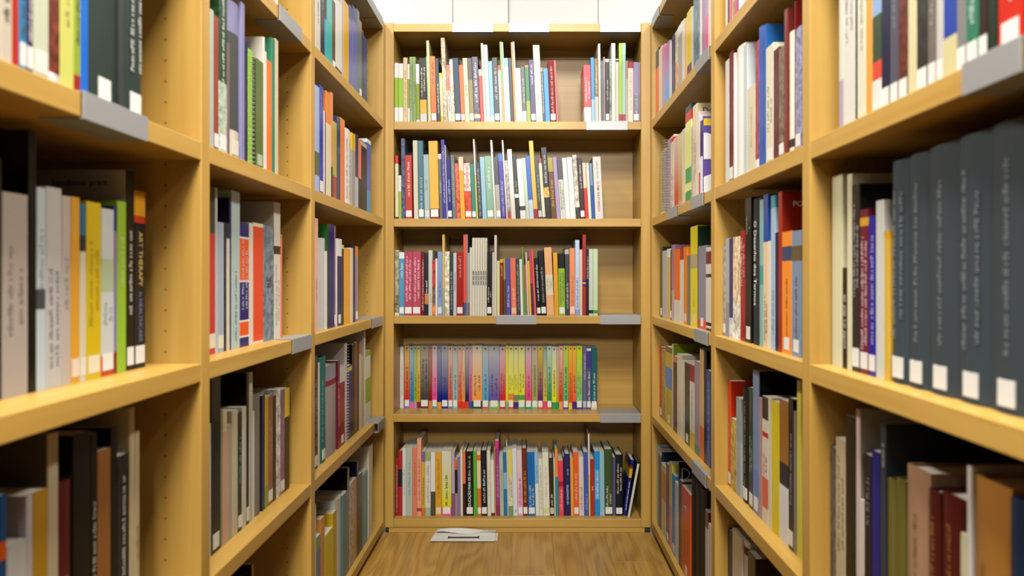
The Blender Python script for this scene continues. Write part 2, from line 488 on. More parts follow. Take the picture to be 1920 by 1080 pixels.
def lettering(par, w, H, lo, hi, hexc, lines, rnd):
    """small unreadable type running up the spine"""
    V = []; Fc = []
    def quad(x0, x1, z0, z1):
        k = len(V); V.extend([(x0, -0.0003, z0), (x1, -0.0003, z0), (x1, -0.0003, z1), (x0, -0.0003, z1)]); Fc.append((k, k + 1, k + 2, k + 3))
    for ln in range(lines):
        size = min(w * (0.46 if lines == 1 else 0.26), 0.0085)
        cx = 0 if lines == 1 else (-0.2 + 0.4 * ln / (lines - 1)) * w
        z = lo * H + (0 if ln == 0 else rnd.uniform(0, 0.1) * H); end = hi * H - (0 if ln == 0 else rnd.uniform(0, 0.12) * H)
        while z < end:
            for _ in range(rnd.randint(3, 8)):
                adv = size * rnd.uniform(0.45, 0.75)
                if z + adv > end: break
                hgt = size * rnd.choice((0.68, 0.68, 0.7, 1.0))
                x1 = cx + size / 2; x0 = x1 - hgt
                st = adv * 0.27
                quad(x0, x1, z, z + st)
                k = rnd.random()
                if k < 0.75: quad(x0, x1 if k < 0.4 else x0 + hgt * 0.6, z + adv - 2 * st, z + adv - st)
                if k > 0.3: quad(x0, x0 + hgt * 0.22, z + st, z + adv - 2 * st)
                if k > 0.6: quad(x1 - hgt * 0.22, x1, z + st, z + adv - 2 * st)
                z += adv
            z += size * 0.45
    if V: mesh_obj('lettering', V, Fc, ink(hexc), par)

def text_mesh(name, s, size, hexc, par, mat4, length=None):
    cu = bpy.data.curves.new('type', 'FONT'); cu.body = s; cu.size = size; cu.resolution_u = 2
    cu.align_x = 'LEFT'; cu.align_y = 'CENTER'; cu.offset = size * 0.012
    to = bpy.data.objects.new('type', cu); COL.objects.link(to)
    bpy.context.view_layer.update()
    me = bpy.data.meshes.new_from_object(to)
    bpy.data.objects.remove(to); bpy.data.curves.remove(cu)
    sq = 1.0
    if length:     # condense or widen the line to the run it has on the spine
        xs = [v.co.x for v in me.vertices]; sq = length / (max(xs) - min(xs))
    me.transform(mat4 @ Matrix.Diagonal((sq, 1, 1, 1)))
    me.materials.clear(); me.materials.append(ink(hexc))
    o = bpy.data.objects.new(name, me); COL.objects.link(o); o.parent = par
    return o
def spine_text(par, s, z, size, hexc, d, length, x=0.0):
    if d == 'u': m = Matrix(((0, -1, 0, x), (0, 0, -1, -0.0006), (1, 0, 0, z), (0, 0, 0, 1)))
    else: m = Matrix(((0, 1, 0, x), (0, 0, -1, -0.0006), (-1, 0, 0, z), (0, 0, 0, 1)))
    return text_mesh('title', s, size, hexc, par, m, length)

def spiral(par, w, H):
    V = []; Fc = []
    n = int(H / 0.0085); R = max(0.003, w * 0.46); rr = 0.0006
    for k in range(n):
        z = 0.006 + k * (H - 0.012) / (n - 1)
        b0 = len(V)
        for i in range(10):
            a = 2 * math.pi * i / 10; c = (R * math.cos(a), 0.004 + R * math.sin(a) - 0.002)
            for j in range(4):
                b = math.pi / 2 * j
                V.append((c[0] + rr * math.cos(b) * math.cos(a), c[1] + rr * math.cos(b) * math.sin(a), z + rr * math.sin(b)))
        for i in range(10):
            for j in range(4):
                Fc.append((b0 + i * 4 + j, b0 + ((i + 1) % 10) * 4 + j, b0 + ((i + 1) % 10) * 4 + (j + 1) % 4, b0 + i * 4 + (j + 1) % 4))
    mesh_obj('spiral_binding', V, Fc, ink('b4b0ac'), par)

ROWNAME = {4: 'top shelf', 3: 'second shelf', 2: 'third shelf', 1: 'fourth shelf', 0: 'bottom shelf'}
PLACE = {'back': 'end bookcase', 'left0': 'near left bay', 'left1': 'middle left bay', 'left2': 'far left bay',
         'right0': 'near right bay', 'right1': 'middle right bay', 'right2': 'far right bay'}
def contrast(h):
    return 'ece6da' if lab(h)[0] < 52 else random.choice(('2a2420', '3a3430', '4a4038'))

def row(place, shelf, rec, data, lean=None, depth=None, auto=0.8):
    rnd = random.Random(hash_str(place) + shelf)
    ents = [parse(l) for l in data.strip().splitlines() if l.strip()]
    side = place.rstrip('012')
    z0 = SH[shelf]
    if side == 'back': q_lo, q_hi = ix0 + 0.0008, ix1 - 0.0008
    else:
        ups = UP_L if side == 'left' else UP_R; k = int(place[-1])
        q_lo, q_hi = ups[k][1] + 0.0008, ups[k + 1][0] - 0.0008
        if side == 'right': q_lo, q_hi = -q_hi, -q_lo
    prev = -1e9; pe = None; q_prev = q_lo
    for e in ents:
        e['x0'] = max(e['x0'], prev); prev = e['x1']
        r = e.get('r', rec(e['x0']) if callable(rec) else rec)
        if side == 'back':
            A = ZB + r; lim = DEP - 0.014
            q = [(e[k] - VX) * A / F for k in ('x0', 'x1')]
        elif side == 'left':
            A = AL + r; lim = SDEP - 0.012
            q = [A * F / (VX - e[k]) for k in ('x0', 'x1')]
        else:
            A = AR + r; lim = SDEP - 0.012
            q = [-A * F / (e[k] - VX) for k in ('x0', 'x1')]
        Ys = A if side == 'back' else abs(q[0] + q[1]) / 2
        if 'h' not in e: e['h'] = CAMZ - (e['yt'] - VY) * Ys / F - z0
        e['h'] = min(e['h'], 0.308)
        e['a'] = e.get('lean', interp(lean, e['x0']))
        gap = 0.0003
        if pe is not None:      # neighbours that lean by different angles must not run into each other
            gap += max(0.0, min(pe['h'], e['h']) * (math.tan(math.radians(pe['a'])) - math.tan(math.radians(e['a']))))
        q[0] = max(q[0], q_prev + gap); q[1] = min(max(q[1], q[0] + 0.0022), q_hi)
        if q[1] - q[0] < 0.0015: q[0] = q[1] - 0.0015
        e['w'] = q[1] - q[0]; qc = (q[0] + q[1]) / 2
        e['pos'] = {'back': (qc, A), 'left': (-A, qc), 'right': (A, -qc)}[side]
        e['rz'] = {'back': 0.0, 'left': math.pi / 2, 'right': -math.pi / 2}[side]
        d = e.get('d', depth or min(0.2, e['h'] * 0.68))
        e['D'] = min(d, lim - r)
        # size in the picture, used to choose which books stay single objects
        sc = F / Ys; yb = VY + (CAMZ - z0) * sc
        e['area'] = max(0, min(1920, e['x1']) - max(0, e['x0'])) * max(0, min(1080, yb) - max(0, yb - e['h'] * sc))
        q_prev = q[1]; pe = e
    hs = sorted(e['h'] for e in ents); ws = sorted(e['w'] for e in ents)
    mh, mw = hs[len(hs) // 2], ws[len(ws) // 2]
    # ---- labels
    where = '%s of %s' % (ROWNAME[shelf], PLACE[place])
    for e in ents:
        e['cn'] = cname(e['col'])
        sz = []
        if e['h'] > mh * 1.17: sz.append('tall')
        elif e['h'] < mh * 0.87: sz.append('short')
        if e['w'] > mw * 1.6: sz.append('thick')
        elif e['w'] < mw * 0.6: sz.append('thin')
        e['sz'] = ' '.join(sz)
        ft = ''
        if e['texts'] and len(e['texts'][0][0]) > 3: ft = ' titled ' + e['texts'][0][0]
        elif e.get('spiral'): ft = ' with spiral binding'
        elif e['bands']:
            lo, hi, c = max(e['bands'], key=lambda b: b[1] - b[0])
            ft = ' with %s %s' % (cname(c), 'top' if hi > 0.95 else 'foot' if lo < 0.05 else 'band')
        elif e.get('mot'): ft = ' with picture spine'
        elif 'grad' in e and cname(e['grad']) != e['cn']: ft = ' fading to ' + cname(e['grad'])
        elif 'st' in e: ft = ' with white sticker'
        elif 'cover' in e and cname(e['cover']) != e['cn']: ft = ' with %s cover' % cname(e['cover'])
        e['ft'] = ft
    def cand(i, lvl):
        e = ents[i]
        p = ents[i - 1]['cn'] if i else None
        n = ents[i + 1]['cn'] if i + 1 < len(ents) else None
        head = (e['sz'] + ' ' + e['cn']).strip() + ' book'
        if lvl == 0: return '%s%s, %s' % (head, e['ft'], where)
        nb = ('right of %s book' % p) if p else ('left of %s book' % n)
        if lvl == 1: return '%s%s %s, %s' % (head, e['ft'], nb, where)
        if lvl == 2: return '%s%s, %s from left, %s' % (e['cn'] + ' book', '' if len(e['ft'].split()) > 3 else e['ft'], ordinal(i + 1), where)
    c0 = [cand(i, 0) for i in range(len(ents))]; c1 = [cand(i, 1) for i in range(len(ents))]
    for i, e in enumerate(ents):
        if c0.count(c0[i]) == 1 and len(c0[i].split()) <= 16: lb = c0[i]
        elif c1.count(c1[i]) == 1 and len(c1[i].split()) <= 16: lb = c1[i]
        else: lb = cand(i, 2)
        # ---- build
        root = empty('book')
        ALL.append((e['area'] * (3 if 'key' in e else 1), len(ALL), root))
        tag(root, lb, 'book', 'books on the ' + where)
        w, D, H = e['w'], e['D'], e['h']
        ang = math.radians(e['a'])
        px, py = e['pos']
        M = Matrix.Translation((px, py, z0 + 0.0002)) @ Matrix.Rotation(e['rz'], 4, 'Z')
        if abs(ang) > 1e-4:     # a leaning book turns about the lower corner it stands on
            s = -1 if ang < 0 else 1
            M = M @ Matrix.Translation((s * w / 2, 0, 0)) @ Matrix.Rotation(ang, 4, 'Y') @ Matrix.Translation((-s * w / 2, 0, 0))
        root.matrix_world = M
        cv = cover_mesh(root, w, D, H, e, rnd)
        st_top = 0.04
        if 'st' in e and w > 0.003:
            sw = min(w * 0.82, 0.026) / 2
            sz0, sz1 = 0.007, 0.007 + min(0.026, H * 0.1)
            box('spine_label', (-sw, sw, -0.0004, 0.0012, sz0, sz1), M_STICKER if e['st'] == 'f2f0ea' else ink(e['st']), cv)
            st_top = (sz1 + 0.006) / H
        ready = False
        for s, zf, size, hx, d, ln in e['texts']:
            spine_text(cv, s, zf * H, size * w, hx, d, ln * H); ready = True
        if 'span' in e or (not ready and not e.get('nolet') and w > 0.0055 and rnd.random() < auto):
            hx = e.get('ink') or contrast(e['col'])
            if 'span' in e: lo, hi = e['span']
            else:
                lo = max(st_top, rnd.uniform(0.1, 0.35)); hi = rnd.uniform(0.62, 0.93)
            lettering(cv, w, H, lo, hi, hx, e.get('lines', 2 if w > 0.024 and rnd.random() < 0.6 else 1), rnd)
        if 'bar' in e:
            c, lo, hi = e['bar']
            for k in range(3):
                a = lo + (hi - lo) * k / 3
                box('title_block', (-w * .2, w * .2, -0.0003, 0.0003, a * H, (a + (hi - lo) * .29) * H), ink(c), cv)
        if e.get('spiral'): spiral(root, w, H)
        if 'grad' in e and side == 'back' and shelf == 1:      # publisher's mark at the head of the series
            q = min(w * 0.26, 0.004); zc = H * 0.958
            mesh_obj('emblem', [(0, -0.0003, zc - q * 1.3), (q, -0.0003, zc), (0, -0.0003, zc + q), (-q, -0.0003, zc)], [(0, 1, 2, 3)], ink('4c4440'), cv)
        if 'key' in e: KEYED[e['key']] = (cv, w, D, H)
def hash_str(s):
    v = 7
    for ch in s: v = (v * 31 + ord(ch)) % 100003
    return v

# ---- the bookcase that closes the aisle: left edge, right edge, top, colour of every spine
row('back', 4, 0.012, '''
738.5 746.8 118 eef0ec b.25,.75,96bc30 n
746.8 756 119 eef0ec b.25,.75,9cc838 n
756 764 108 ecd0a4 t=b08050,.08,.8
764 768.3 120 eef0ec b.24,.74,90a844 n
768.3 774 106.7 9ab478
774 780 106.7 92ac6c
780 787 120 90a434 b.66,1,f0f0ee b0,.04,eeeeea n
787 800.5 109 34342f b.13,.35,eaba40 b0,.13,dcdcd8 t=d8d4b0,.4,.86,2
800.5 802 106 9cbcbc n
802 808 76 ece8a4 n
808 819 105.5 f28444 s t=3a2010,.58,.93
819 826 110 424a58
826 832 137 ece2a8 b.93,1,e8c840 b0,.12,dcd040 n
832 840 71 c4b498 m n
840 847 122 e89484 b0,.55,e8dcd0 b.9,1,e87868
847 853.5 111 e4d8bc m n b.88,1,ecece4
853.5 864.5 109 1e3c56 s n
864.5 872.5 122 f4703c n s
872.5 881 109 eed8b0 t=8c6840,.4,.6
881 889.5 109 8c8454 b.66,1,585350 s=ecead8 n
889.5 901 106.7 5a5468 b.06,.12,d8cca0 m t=d8d4dc,.3,.92
901 907.5 130 d44c4c b.88,1,bcd8c0 n
907.5 912.3 81 cccabc n c=b8b4a4
912.3 920 84 ccdcdc n
920 927.5 115 8abada b0,.1,e0dcd4 n
927.5 937.5 108 3c3e42 s t=b8b8b8,.35,.85
937.5 943 122.7 e4e4d0 b.91,1,ea5c48 n
943 946.8 78 94bc6c b0,.46,e2a658 n
946.8 949.8 79 eeeae0 n
949.8 957.8 109 c0dcec b.86,1,90c0e4 n
957.8 964.2 109 282c38 n
964.2 967.6 79 d89c48 n
967.6 971.2 78 f0ece4 n
971.2 980.2 127.7 d4d8d8 n
980.2 988 125 5a5a5a b0,.2,d0d0cc t=b8b8b4,.35,.8
988 996 122.7 207c44 b0,.37,94a844 b.97,1,c88868 n
996 1005.5 112.5 443468 s t=c8c0d8,.6,.93
1005.5 1012.5 84.5 eeead4 n
1012.5 1018 84.5 dae6cc n
1018 1022.6 127 424a52 b.93,1,c89868
1022.6 1031.8 128 3c94ec n
1032.4 1043 112.7 8e2224 h s t=c8a898,.12,.9
1043 1047.5 113.5 b46058 n
1095.8 1109.3 122 e24c54 b0,.26,eee8e4 t=f2d0c8,.35,.8,2
1109.3 1116 108 4494dc b0,.35,a8ccec n
1116 1122.8 110 8c7444 b0,.4,d8d4cc t=d8c070,.45,.9
1123.2 1127.5 82 f0e8dc n
1128 1132.5 114 747474 n
1132.5 1135.4 107 bca0a8 n
1135.4 1143 110.5 303232 b.95,1,c8ccc8 s t=c8c8c8,.35,.68
1143 1147 110.5 94a698 m n
1147 1154.6 81 eae6da n
1154.6 1160.4 110.5 dedeD4 b.95,.985,404440 n
1160.4 1166.6 81 b4d450 b0,.1,b44850 n
1166.6 1173.2 80.7 aadaca b0,.1,b44850 n
1173.4 1177.4 114 ccbcac b.7,1,c09088 n
1177.4 1187.6 116.6 eae4d0 b.9,1,b03038 t=c0b4a0,.2,.85
1187.6 1198.6 116.6 a092ba b0,.45,86809a s t=c8c0d8,.12,.5
1198.6 1201 117 a89cac n
''', lean=[(738, 0), (780, -.6), (800, -1.5), (840, -2.5), (1047, -2.7), (1094, -1.2), (1130, -.7), (1160, 0)])  # some pale spine feet on the top two shelves are glare put into colour

row('back', 3, 0.012, '''
741 747 291.7 e2deb4 b.87,1,d83838 b0,.03,383430 n
747 752.6 329 eceae4 b0,.63,a4bc54 n
752.6 759.8 259.6 5a6480 m n
759.8 773.2 291 c8443c s t=ecd4c8,.35,.93 n
776 784.5 263.4 dad6bc n c=b4ae90
784.5 795.5 264 507a8c s t=b8ccd4,.12,.55
795.5 806 290 aac2c4 s=d8dcd8 t=7c9498,.45,.62
806 823.6 264.5 f2bc4c b0,.13,982c30 s n
824 830.5 288.6 6c6c6a b.92,1,dcdcd8 t=c0c0bc,.4,.6
830.5 837.6 262 4238a4 t=c0b8e8,.2,.9
837.6 839.6 272 e8e4da n c=a8a084
839.6 848 295.5 121a7c s t=a8b0e0,.28,.65
848 855.8 291 727a74 t=a8b0a8,.2,.9
856 863.2 306 ea6454 m n
863.2 872.4 294.4 ecb034 b.78,1,f0d8b4 n
872.4 885 306 ea4a2a b.5,1,f0d8d0 s m t=e84830,.55,.95
885 893 307.7 308a7c s n
893 896.2 261 f0ece4 b0,.55,e8d868 n
896.2 904.4 304.6 38424c t=98a0a8,.05,.9
904.4 913.3 294.4 a2cade n
913.3 926.3 293 8eba9c s t=e0ecdc,.48,.83 n
926.3 930.5 262.6 ece8e2 n
930.5 939.5 294.7 b4b4a4 b.55,1,525254 s n
939.5 948.8 288 4c42a8 b.88,1,5070c0 t=c0b8ec,.05,.6
948.8 952.4 262.6 eadcd6 n
952.4 958.4 301 b4b4ac b0,.12,e85840 m n
958.4 967.4 280 e6e2d8 n
967.4 975.3 291 2c2c2a b.33,.39,ecece8 t=a8a8a0,.42,.6
975.3 986.6 298 eeeee8 b.14,.21,444444 n
986.6 993 296 c8dec2 n
993 1001.4 292.4 3c6cc4 b0,.3,c8d8ec n
1001.4 1009.6 264 f2bc4c b0,.125,a02c2c n
1009.6 1017 294 4a4a4c s=c8c8c4 t=98989c,.3,.75
1017 1023.2 297 dee2bc b.92,1,b04848 b0,.03,404038 n
1023.2 1033.6 276.4 26262e b.3,.44,e8b860 m t=c8c8c8,.5,.9
1034 1044 295.5 6c4a24 b.77,1,aca428 t=c89848,.2,.65
1044 1051.6 294.7 b29ac2 n
1051.6 1061.2 299 54545a b0,.66,d8d8cc t=383838,.15,.64,2
1061.4 1070 296 f2f2ee n
1070 1080 295 f5f5f3 n s
1080 1088.4 290.4 ded4c6 b0,.18,484440 m n
1088.4 1097.2 296 3a242c s t=d0c8cc,.5,.9
1097.4 1104 305.4 da3c2c b.55,1,e8d8c0 n
1104 1109.6 305.4 eae6d4 n
1109.6 1115.8 306 2c5cac b.6,1,7898c4 n
1116.4 1131.5 294 e6e2da c=1a1a1a s=dcd8d8 T=O_FIM,.60,.38,c83428,d,.14 T=DA,.43,.36,38382c,d,.07 T=POBREZA,.345,.38,c83428,d,.23 T=Jeffrey_Sachs,.93,.34,a0aeb4,d,.28
''', lean=[(741, -.3), (806, -1.4), (845, -2), (920, -2.9), (980, -4), (1060, -4), (1100, -3.2), (1131, -2.2)])

row('back', 2, 0.02, '''
739.5 748 469 aaa284 b.04,.32,8c8468 b0,.04,e8dcc0 m n
748 758 473 5a9abc b.9,1,e8ecea s t=d8e8ec,.6,.85
758 773 471.7 b84a62 s t=ecc4cc,.22,.93,2
773 789 471.7 ba4c64 s t=ecc4cc,.22,.93,2
789 796 478.5 721a1c t=e0b8a8,.08,.93
796 803 474 202a3c b.18,.35,c88c48 t=e0e0e0,.36,.57
803 810.6 469.4 d2cec4 t=8c9488,.2,.35
810.6 816 487.7 cc3c34 b0,.18,e88040 b.18,.5,806858 m n
816 820 485 ece6dc n
820 829 472 8aa2d2 s=e4e4e8 t=485c90,.28,.55
829 833.6 440 dabc6c b0,.33,a8b088 n
833.6 842.6 471.7 e6dec4 m n
842.6 849.6 472 38424a t=a8b0b0,.1,.7
849.6 856 474 caced4 t=586070,.4,.7
856 868.4 473 aa1c14 s t=d08878,.6,.95
868.4 874.4 440 ea5c4c b0,.16,485890 n
874.4 876.6 439.6 a8a8a6 n
876.6 880.4 474 b4b0ac b0,.2,8c6858 n
880.4 885 464 e2dccc n
885 890 446 e4decc q=1a1a18,.39,.58
890 894.8 446 e2dcca q=1a1a18,.39,.58
894.8 899.5 446 e4decc q=1a1a18,.39,.58
899.5 904 446 e2dcca q=1a1a18,.39,.58
904 908.5 446 e4decc q=1a1a18,.39,.58
908.5 912.6 446 e2dcca q=1a1a18,.39,.58
912.6 922 471 1a1816 s t=e4e0d8,.2,.45,2
922.4 926 473 dcd4c2 n
926 931 441 dfd8c8 n
931 937 489 e2e2a4 n
937 944 486 8c2414 b.94,1,ecb838 t=e8a890,.7,.9
944 948.6 484 5c5c28 b.62,1,aca834 b.94,1,2878c0 n
948.6 957.6 484.6 5852ac t=c4c0e4,.15,.55
957.6 969 484 f27c5c s=f0c0a0 t=f4c8b8,.15,.5
969 976 484.6 40484a t=98a0a0,.1,.9
976 981.4 486 eaeee2 n
981.4 985 464 7ca444 n c=686830
985 988.4 496 cc6c54 b0,.45,8c9868 n
988.4 992 473 ead8d8 n
992 997 489 f2c444 n
997 1001 471.7 e24c94 b0,.5,5a2c74 n
1001 1006.2 468 ea6454 n
1007 1014.6 484 141414 s t=d8d8d4,.25,.9
1014.6 1025 470 141414 s t=9c9c98,.2,.75
1025.4 1039.4 464 f4ba84 b.3,.6,e8e0c4 t=a8a088,.38,.58
1039.4 1048 474 eaac34 n
1048 1060 475.5 9ac434 b.76,1,141414 s t=34441c,.18,.7,2
1060 1068 464 404a54 b.9,.97,b8c0c0 t=c0c4c8,.1,.5
1068 1078.4 465.5 f49464 s=f4d8c4 t=c06838,.15,.62
1078.4 1086.6 450 c2daf2 t=4868b8,.1,.5 b.0,.08,90a8d8
1086.6 1092 468 eccaac n
1092 1099 440 aa3434 b.36,.39,50287c b.39,.41,d8b860 b.41,.44,50287c n
1099 1104 467 22262a t=c0c4c8,.55,.9
1104 1112 467 cad2c4 b.03,.08,2c2c2c n
1112 1121 467 c8dcb4 b.03,.08,4c9c44 n
''', lean=[(739, 0), (884, 0), (885, 0), (912, .4), (928, .2), (957, -1.2), (985, -1.8), (1000, -3), (1020, -3), (1030, -2), (1050, -.8), (1065, -.3), (1075, 0)])

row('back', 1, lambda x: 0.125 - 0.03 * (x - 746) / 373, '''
746.5 757 650.5 eae2d6 t=b8b0a4,.2,.8
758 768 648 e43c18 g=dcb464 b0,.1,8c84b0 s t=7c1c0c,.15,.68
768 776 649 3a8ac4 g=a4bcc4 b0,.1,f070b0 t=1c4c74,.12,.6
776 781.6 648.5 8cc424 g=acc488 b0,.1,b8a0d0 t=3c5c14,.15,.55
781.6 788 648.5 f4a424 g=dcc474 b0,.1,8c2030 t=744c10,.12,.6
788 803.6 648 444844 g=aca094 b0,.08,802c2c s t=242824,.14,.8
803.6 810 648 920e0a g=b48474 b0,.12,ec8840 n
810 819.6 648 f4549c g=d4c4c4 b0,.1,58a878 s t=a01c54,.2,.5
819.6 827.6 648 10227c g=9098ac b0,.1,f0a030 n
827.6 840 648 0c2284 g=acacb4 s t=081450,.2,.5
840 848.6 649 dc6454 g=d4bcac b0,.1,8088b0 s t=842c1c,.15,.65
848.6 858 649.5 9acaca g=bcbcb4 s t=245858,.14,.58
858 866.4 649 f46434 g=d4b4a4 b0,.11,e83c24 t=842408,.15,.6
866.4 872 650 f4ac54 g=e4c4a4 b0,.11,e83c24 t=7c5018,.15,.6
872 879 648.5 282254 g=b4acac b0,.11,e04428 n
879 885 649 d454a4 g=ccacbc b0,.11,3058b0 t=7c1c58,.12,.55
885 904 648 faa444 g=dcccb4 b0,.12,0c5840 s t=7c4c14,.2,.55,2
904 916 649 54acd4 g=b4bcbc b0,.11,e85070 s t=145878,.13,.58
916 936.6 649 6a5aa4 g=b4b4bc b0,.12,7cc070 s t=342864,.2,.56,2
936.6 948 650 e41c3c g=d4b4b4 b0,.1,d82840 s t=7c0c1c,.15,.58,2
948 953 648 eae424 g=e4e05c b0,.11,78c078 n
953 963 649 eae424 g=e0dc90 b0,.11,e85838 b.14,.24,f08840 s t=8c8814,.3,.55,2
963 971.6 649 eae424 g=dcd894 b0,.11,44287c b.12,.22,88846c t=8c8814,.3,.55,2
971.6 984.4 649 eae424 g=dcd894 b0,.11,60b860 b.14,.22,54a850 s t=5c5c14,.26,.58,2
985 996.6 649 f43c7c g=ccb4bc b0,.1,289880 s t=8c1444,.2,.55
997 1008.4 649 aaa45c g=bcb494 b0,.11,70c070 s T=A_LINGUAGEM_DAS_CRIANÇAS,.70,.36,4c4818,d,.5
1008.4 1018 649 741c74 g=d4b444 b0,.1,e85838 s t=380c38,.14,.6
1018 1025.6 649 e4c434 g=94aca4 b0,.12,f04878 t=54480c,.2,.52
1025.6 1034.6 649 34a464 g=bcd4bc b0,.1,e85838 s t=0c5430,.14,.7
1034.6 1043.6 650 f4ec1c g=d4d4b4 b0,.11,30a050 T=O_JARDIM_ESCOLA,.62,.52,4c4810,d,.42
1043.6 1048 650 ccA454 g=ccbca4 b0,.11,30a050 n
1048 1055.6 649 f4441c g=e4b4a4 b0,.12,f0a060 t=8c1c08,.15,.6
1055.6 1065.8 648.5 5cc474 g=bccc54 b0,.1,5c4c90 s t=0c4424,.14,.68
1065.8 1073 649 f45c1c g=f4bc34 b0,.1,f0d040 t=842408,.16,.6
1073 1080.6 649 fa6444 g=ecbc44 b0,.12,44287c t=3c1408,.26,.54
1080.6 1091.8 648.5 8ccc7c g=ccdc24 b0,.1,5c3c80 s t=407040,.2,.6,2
1092.4 1100 650 6a6a8c s=c8c8d0 t=b8b8cc,.48,.9
1100 1108.2 651 5a5a80 b.66,.94,4c3c94 b.94,.98,e8e8ec s t=e8e4ec,.12,.62
1108.2 1119.4 652 20626a b0,.09,f0d0a8 s t=c0d8d8,.14,.62 c=e0dcd0
''', depth=0.118)  # series gradients are print, with some shelf shadow put into the greyed heads

row('back', 0, 0.038, '''
739 746 860 aa1c1a h t=ecc8c0,.06,.9
746 754.2 846 b22420 h b.45,.72,1c1c1c n
754.2 761 840 dee2da t=98a098,.3,.7
761 773.2 840 bac2b4 t=8c988c,.3,.8
773.2 781.6 840 ea8464 t=c06044,.3,.8
781.6 790 824 f2a484 t=b87058,.2,.75 b.06,.1,a04838
790 796.6 847 dcb424 b0,.12,e86c28 b.84,1,8c6494 t=403008,.18,.6
796.6 807.4 848 e2dacc b.86,1,9cb078 b0,.13,a8c098 t=a8a090,.2,.8
807.4 816 848 eae6de b0,.38,544c3c n
816 828 848 e2a424 s=ecd8b0 t=a8741c,.3,.9
828 846.4 846 e2da24 g=dedac4 b0,.13,ee60a0 s t=4c480c,.16,.66
846.4 853 847 c4acb4 b0,.35,8c5484 n
853 858 862 1c1818 b.82,1,e86c34 b.0,.4,a88c84 n
858 863.6 857 8a7ab2 n
863.6 868 844 eee2b4 n
868 873.6 847 3c140c b.5,1,e87858 b.5,.57,f0a8a0 n
873.6 888 847 161410 h s T=EDUCAÇÃO_PARA_OS,.13,.5,ecece4,u,.47 t=a8a8a0,.62,.95
888 895 846 5ab434 n
895 902.6 847 f2d4a4 b0,.43,e47424 b.86,.95,ea6c24 s n
902.6 914 845 1a161a h s t=c8ccc8,.2,.72
914 921 845 e6e2cc t=c0b890,.3,.7
921 927.6 863 eae6da b.0,.05,6c2020 n
927.6 930.4 843 c49454 n
930.4 937.4 827 a03c84 b.9,1,e03498 b0,.15,98305c t=d8a0c0,.25,.7
937.4 945 855 bac2a4 t=8c987c,.3,.8
945 951.6 848 2474b4 b.42,.68,90b8d8 n
951.6 953.6 829 ece8e2 n
953.6 962.2 844 e8e0bc b.6,1,e8d864 b0,.15,7c9c70 t=605838,.22,.6,2
962.2 971 841 e2e6e2 t=5c6468,.05,.1
971 980.8 844 f2acc4 g=ecd0d4 s t=b85c7c,.16,.6
980.8 990 841 722e14 h s t=e09444,.2,.7
990.6 1004.4 848 0a6ab4 s t=dcdcb0,.14,.5 
1004.4 1011.6 848 ecece4 b.5,1,94c4ea t=5888b0,.52,.8
1011.6 1019 860 eae6cc t=b8b490,.1,.9
1019 1031 848 eeead4 b.04,.12,e0e09c t=c8c4a4,.3,.8
1031 1039.4 859 3a2a14 h s=d8ccb8 t=e0d8c8,.05,.4
1039.4 1042 860 e4e0d8 n
1042 1048 841.6 2a9494 b.58,1,f29444 h n
1048 1057.4 864 f2445c b.53,.62,a81c38 t=f0b0b8,.1,.5
1057.4 1060 856 2c2044 n
1060 1070.4 851.7 2a225c h T=OS_CONCEITOS,.18,.5,dcdcec,u,.32 t=a8a8c8,.66,.8
1070.4 1076 859 f2ac3c n
1076 1086 848 f2642c s t=f4b890,.25,.7
1086 1095.6 856 e2d4c8 t=a89080,.1,.5
1096 1104 848 4a5ab4 t=a0a8d8,.1,.35
1104 1107.4 814 eae2da b0,.5,e8d068 n c=8c7850
1107.4 1115.4 861 b2341c t=f0d8c8,.45,.55
1115.4 1125 846.5 1a94e4 b.25,.72,58b0ec t=e8f0f4,.28,.7
1125 1134 847 94c4d4 b.0,.07,a8ccd8 n
1134 1149.4 843 42522a h s t=d8dcc8,.12,.48,2
1149.4 1154 858 625a94 n
1154 1168 853 121216 h s t=d8d4a4,.36,.86
1168.4 1174.4 862 1a2274 b.68,.84,d8b024 b.84,.88,b82c20 t=dce0f0,.1,.64 L=8
1175.6 1180.6 866 101014 L=10.5 h n r=0.012 c=0c0c10 b0,.98,dcdcd4
''', lean=[(739, 0), (800, 0), (900, -.8), (1000, -1.5), (1060, -1), (1130, -.6), (1153, 0)])

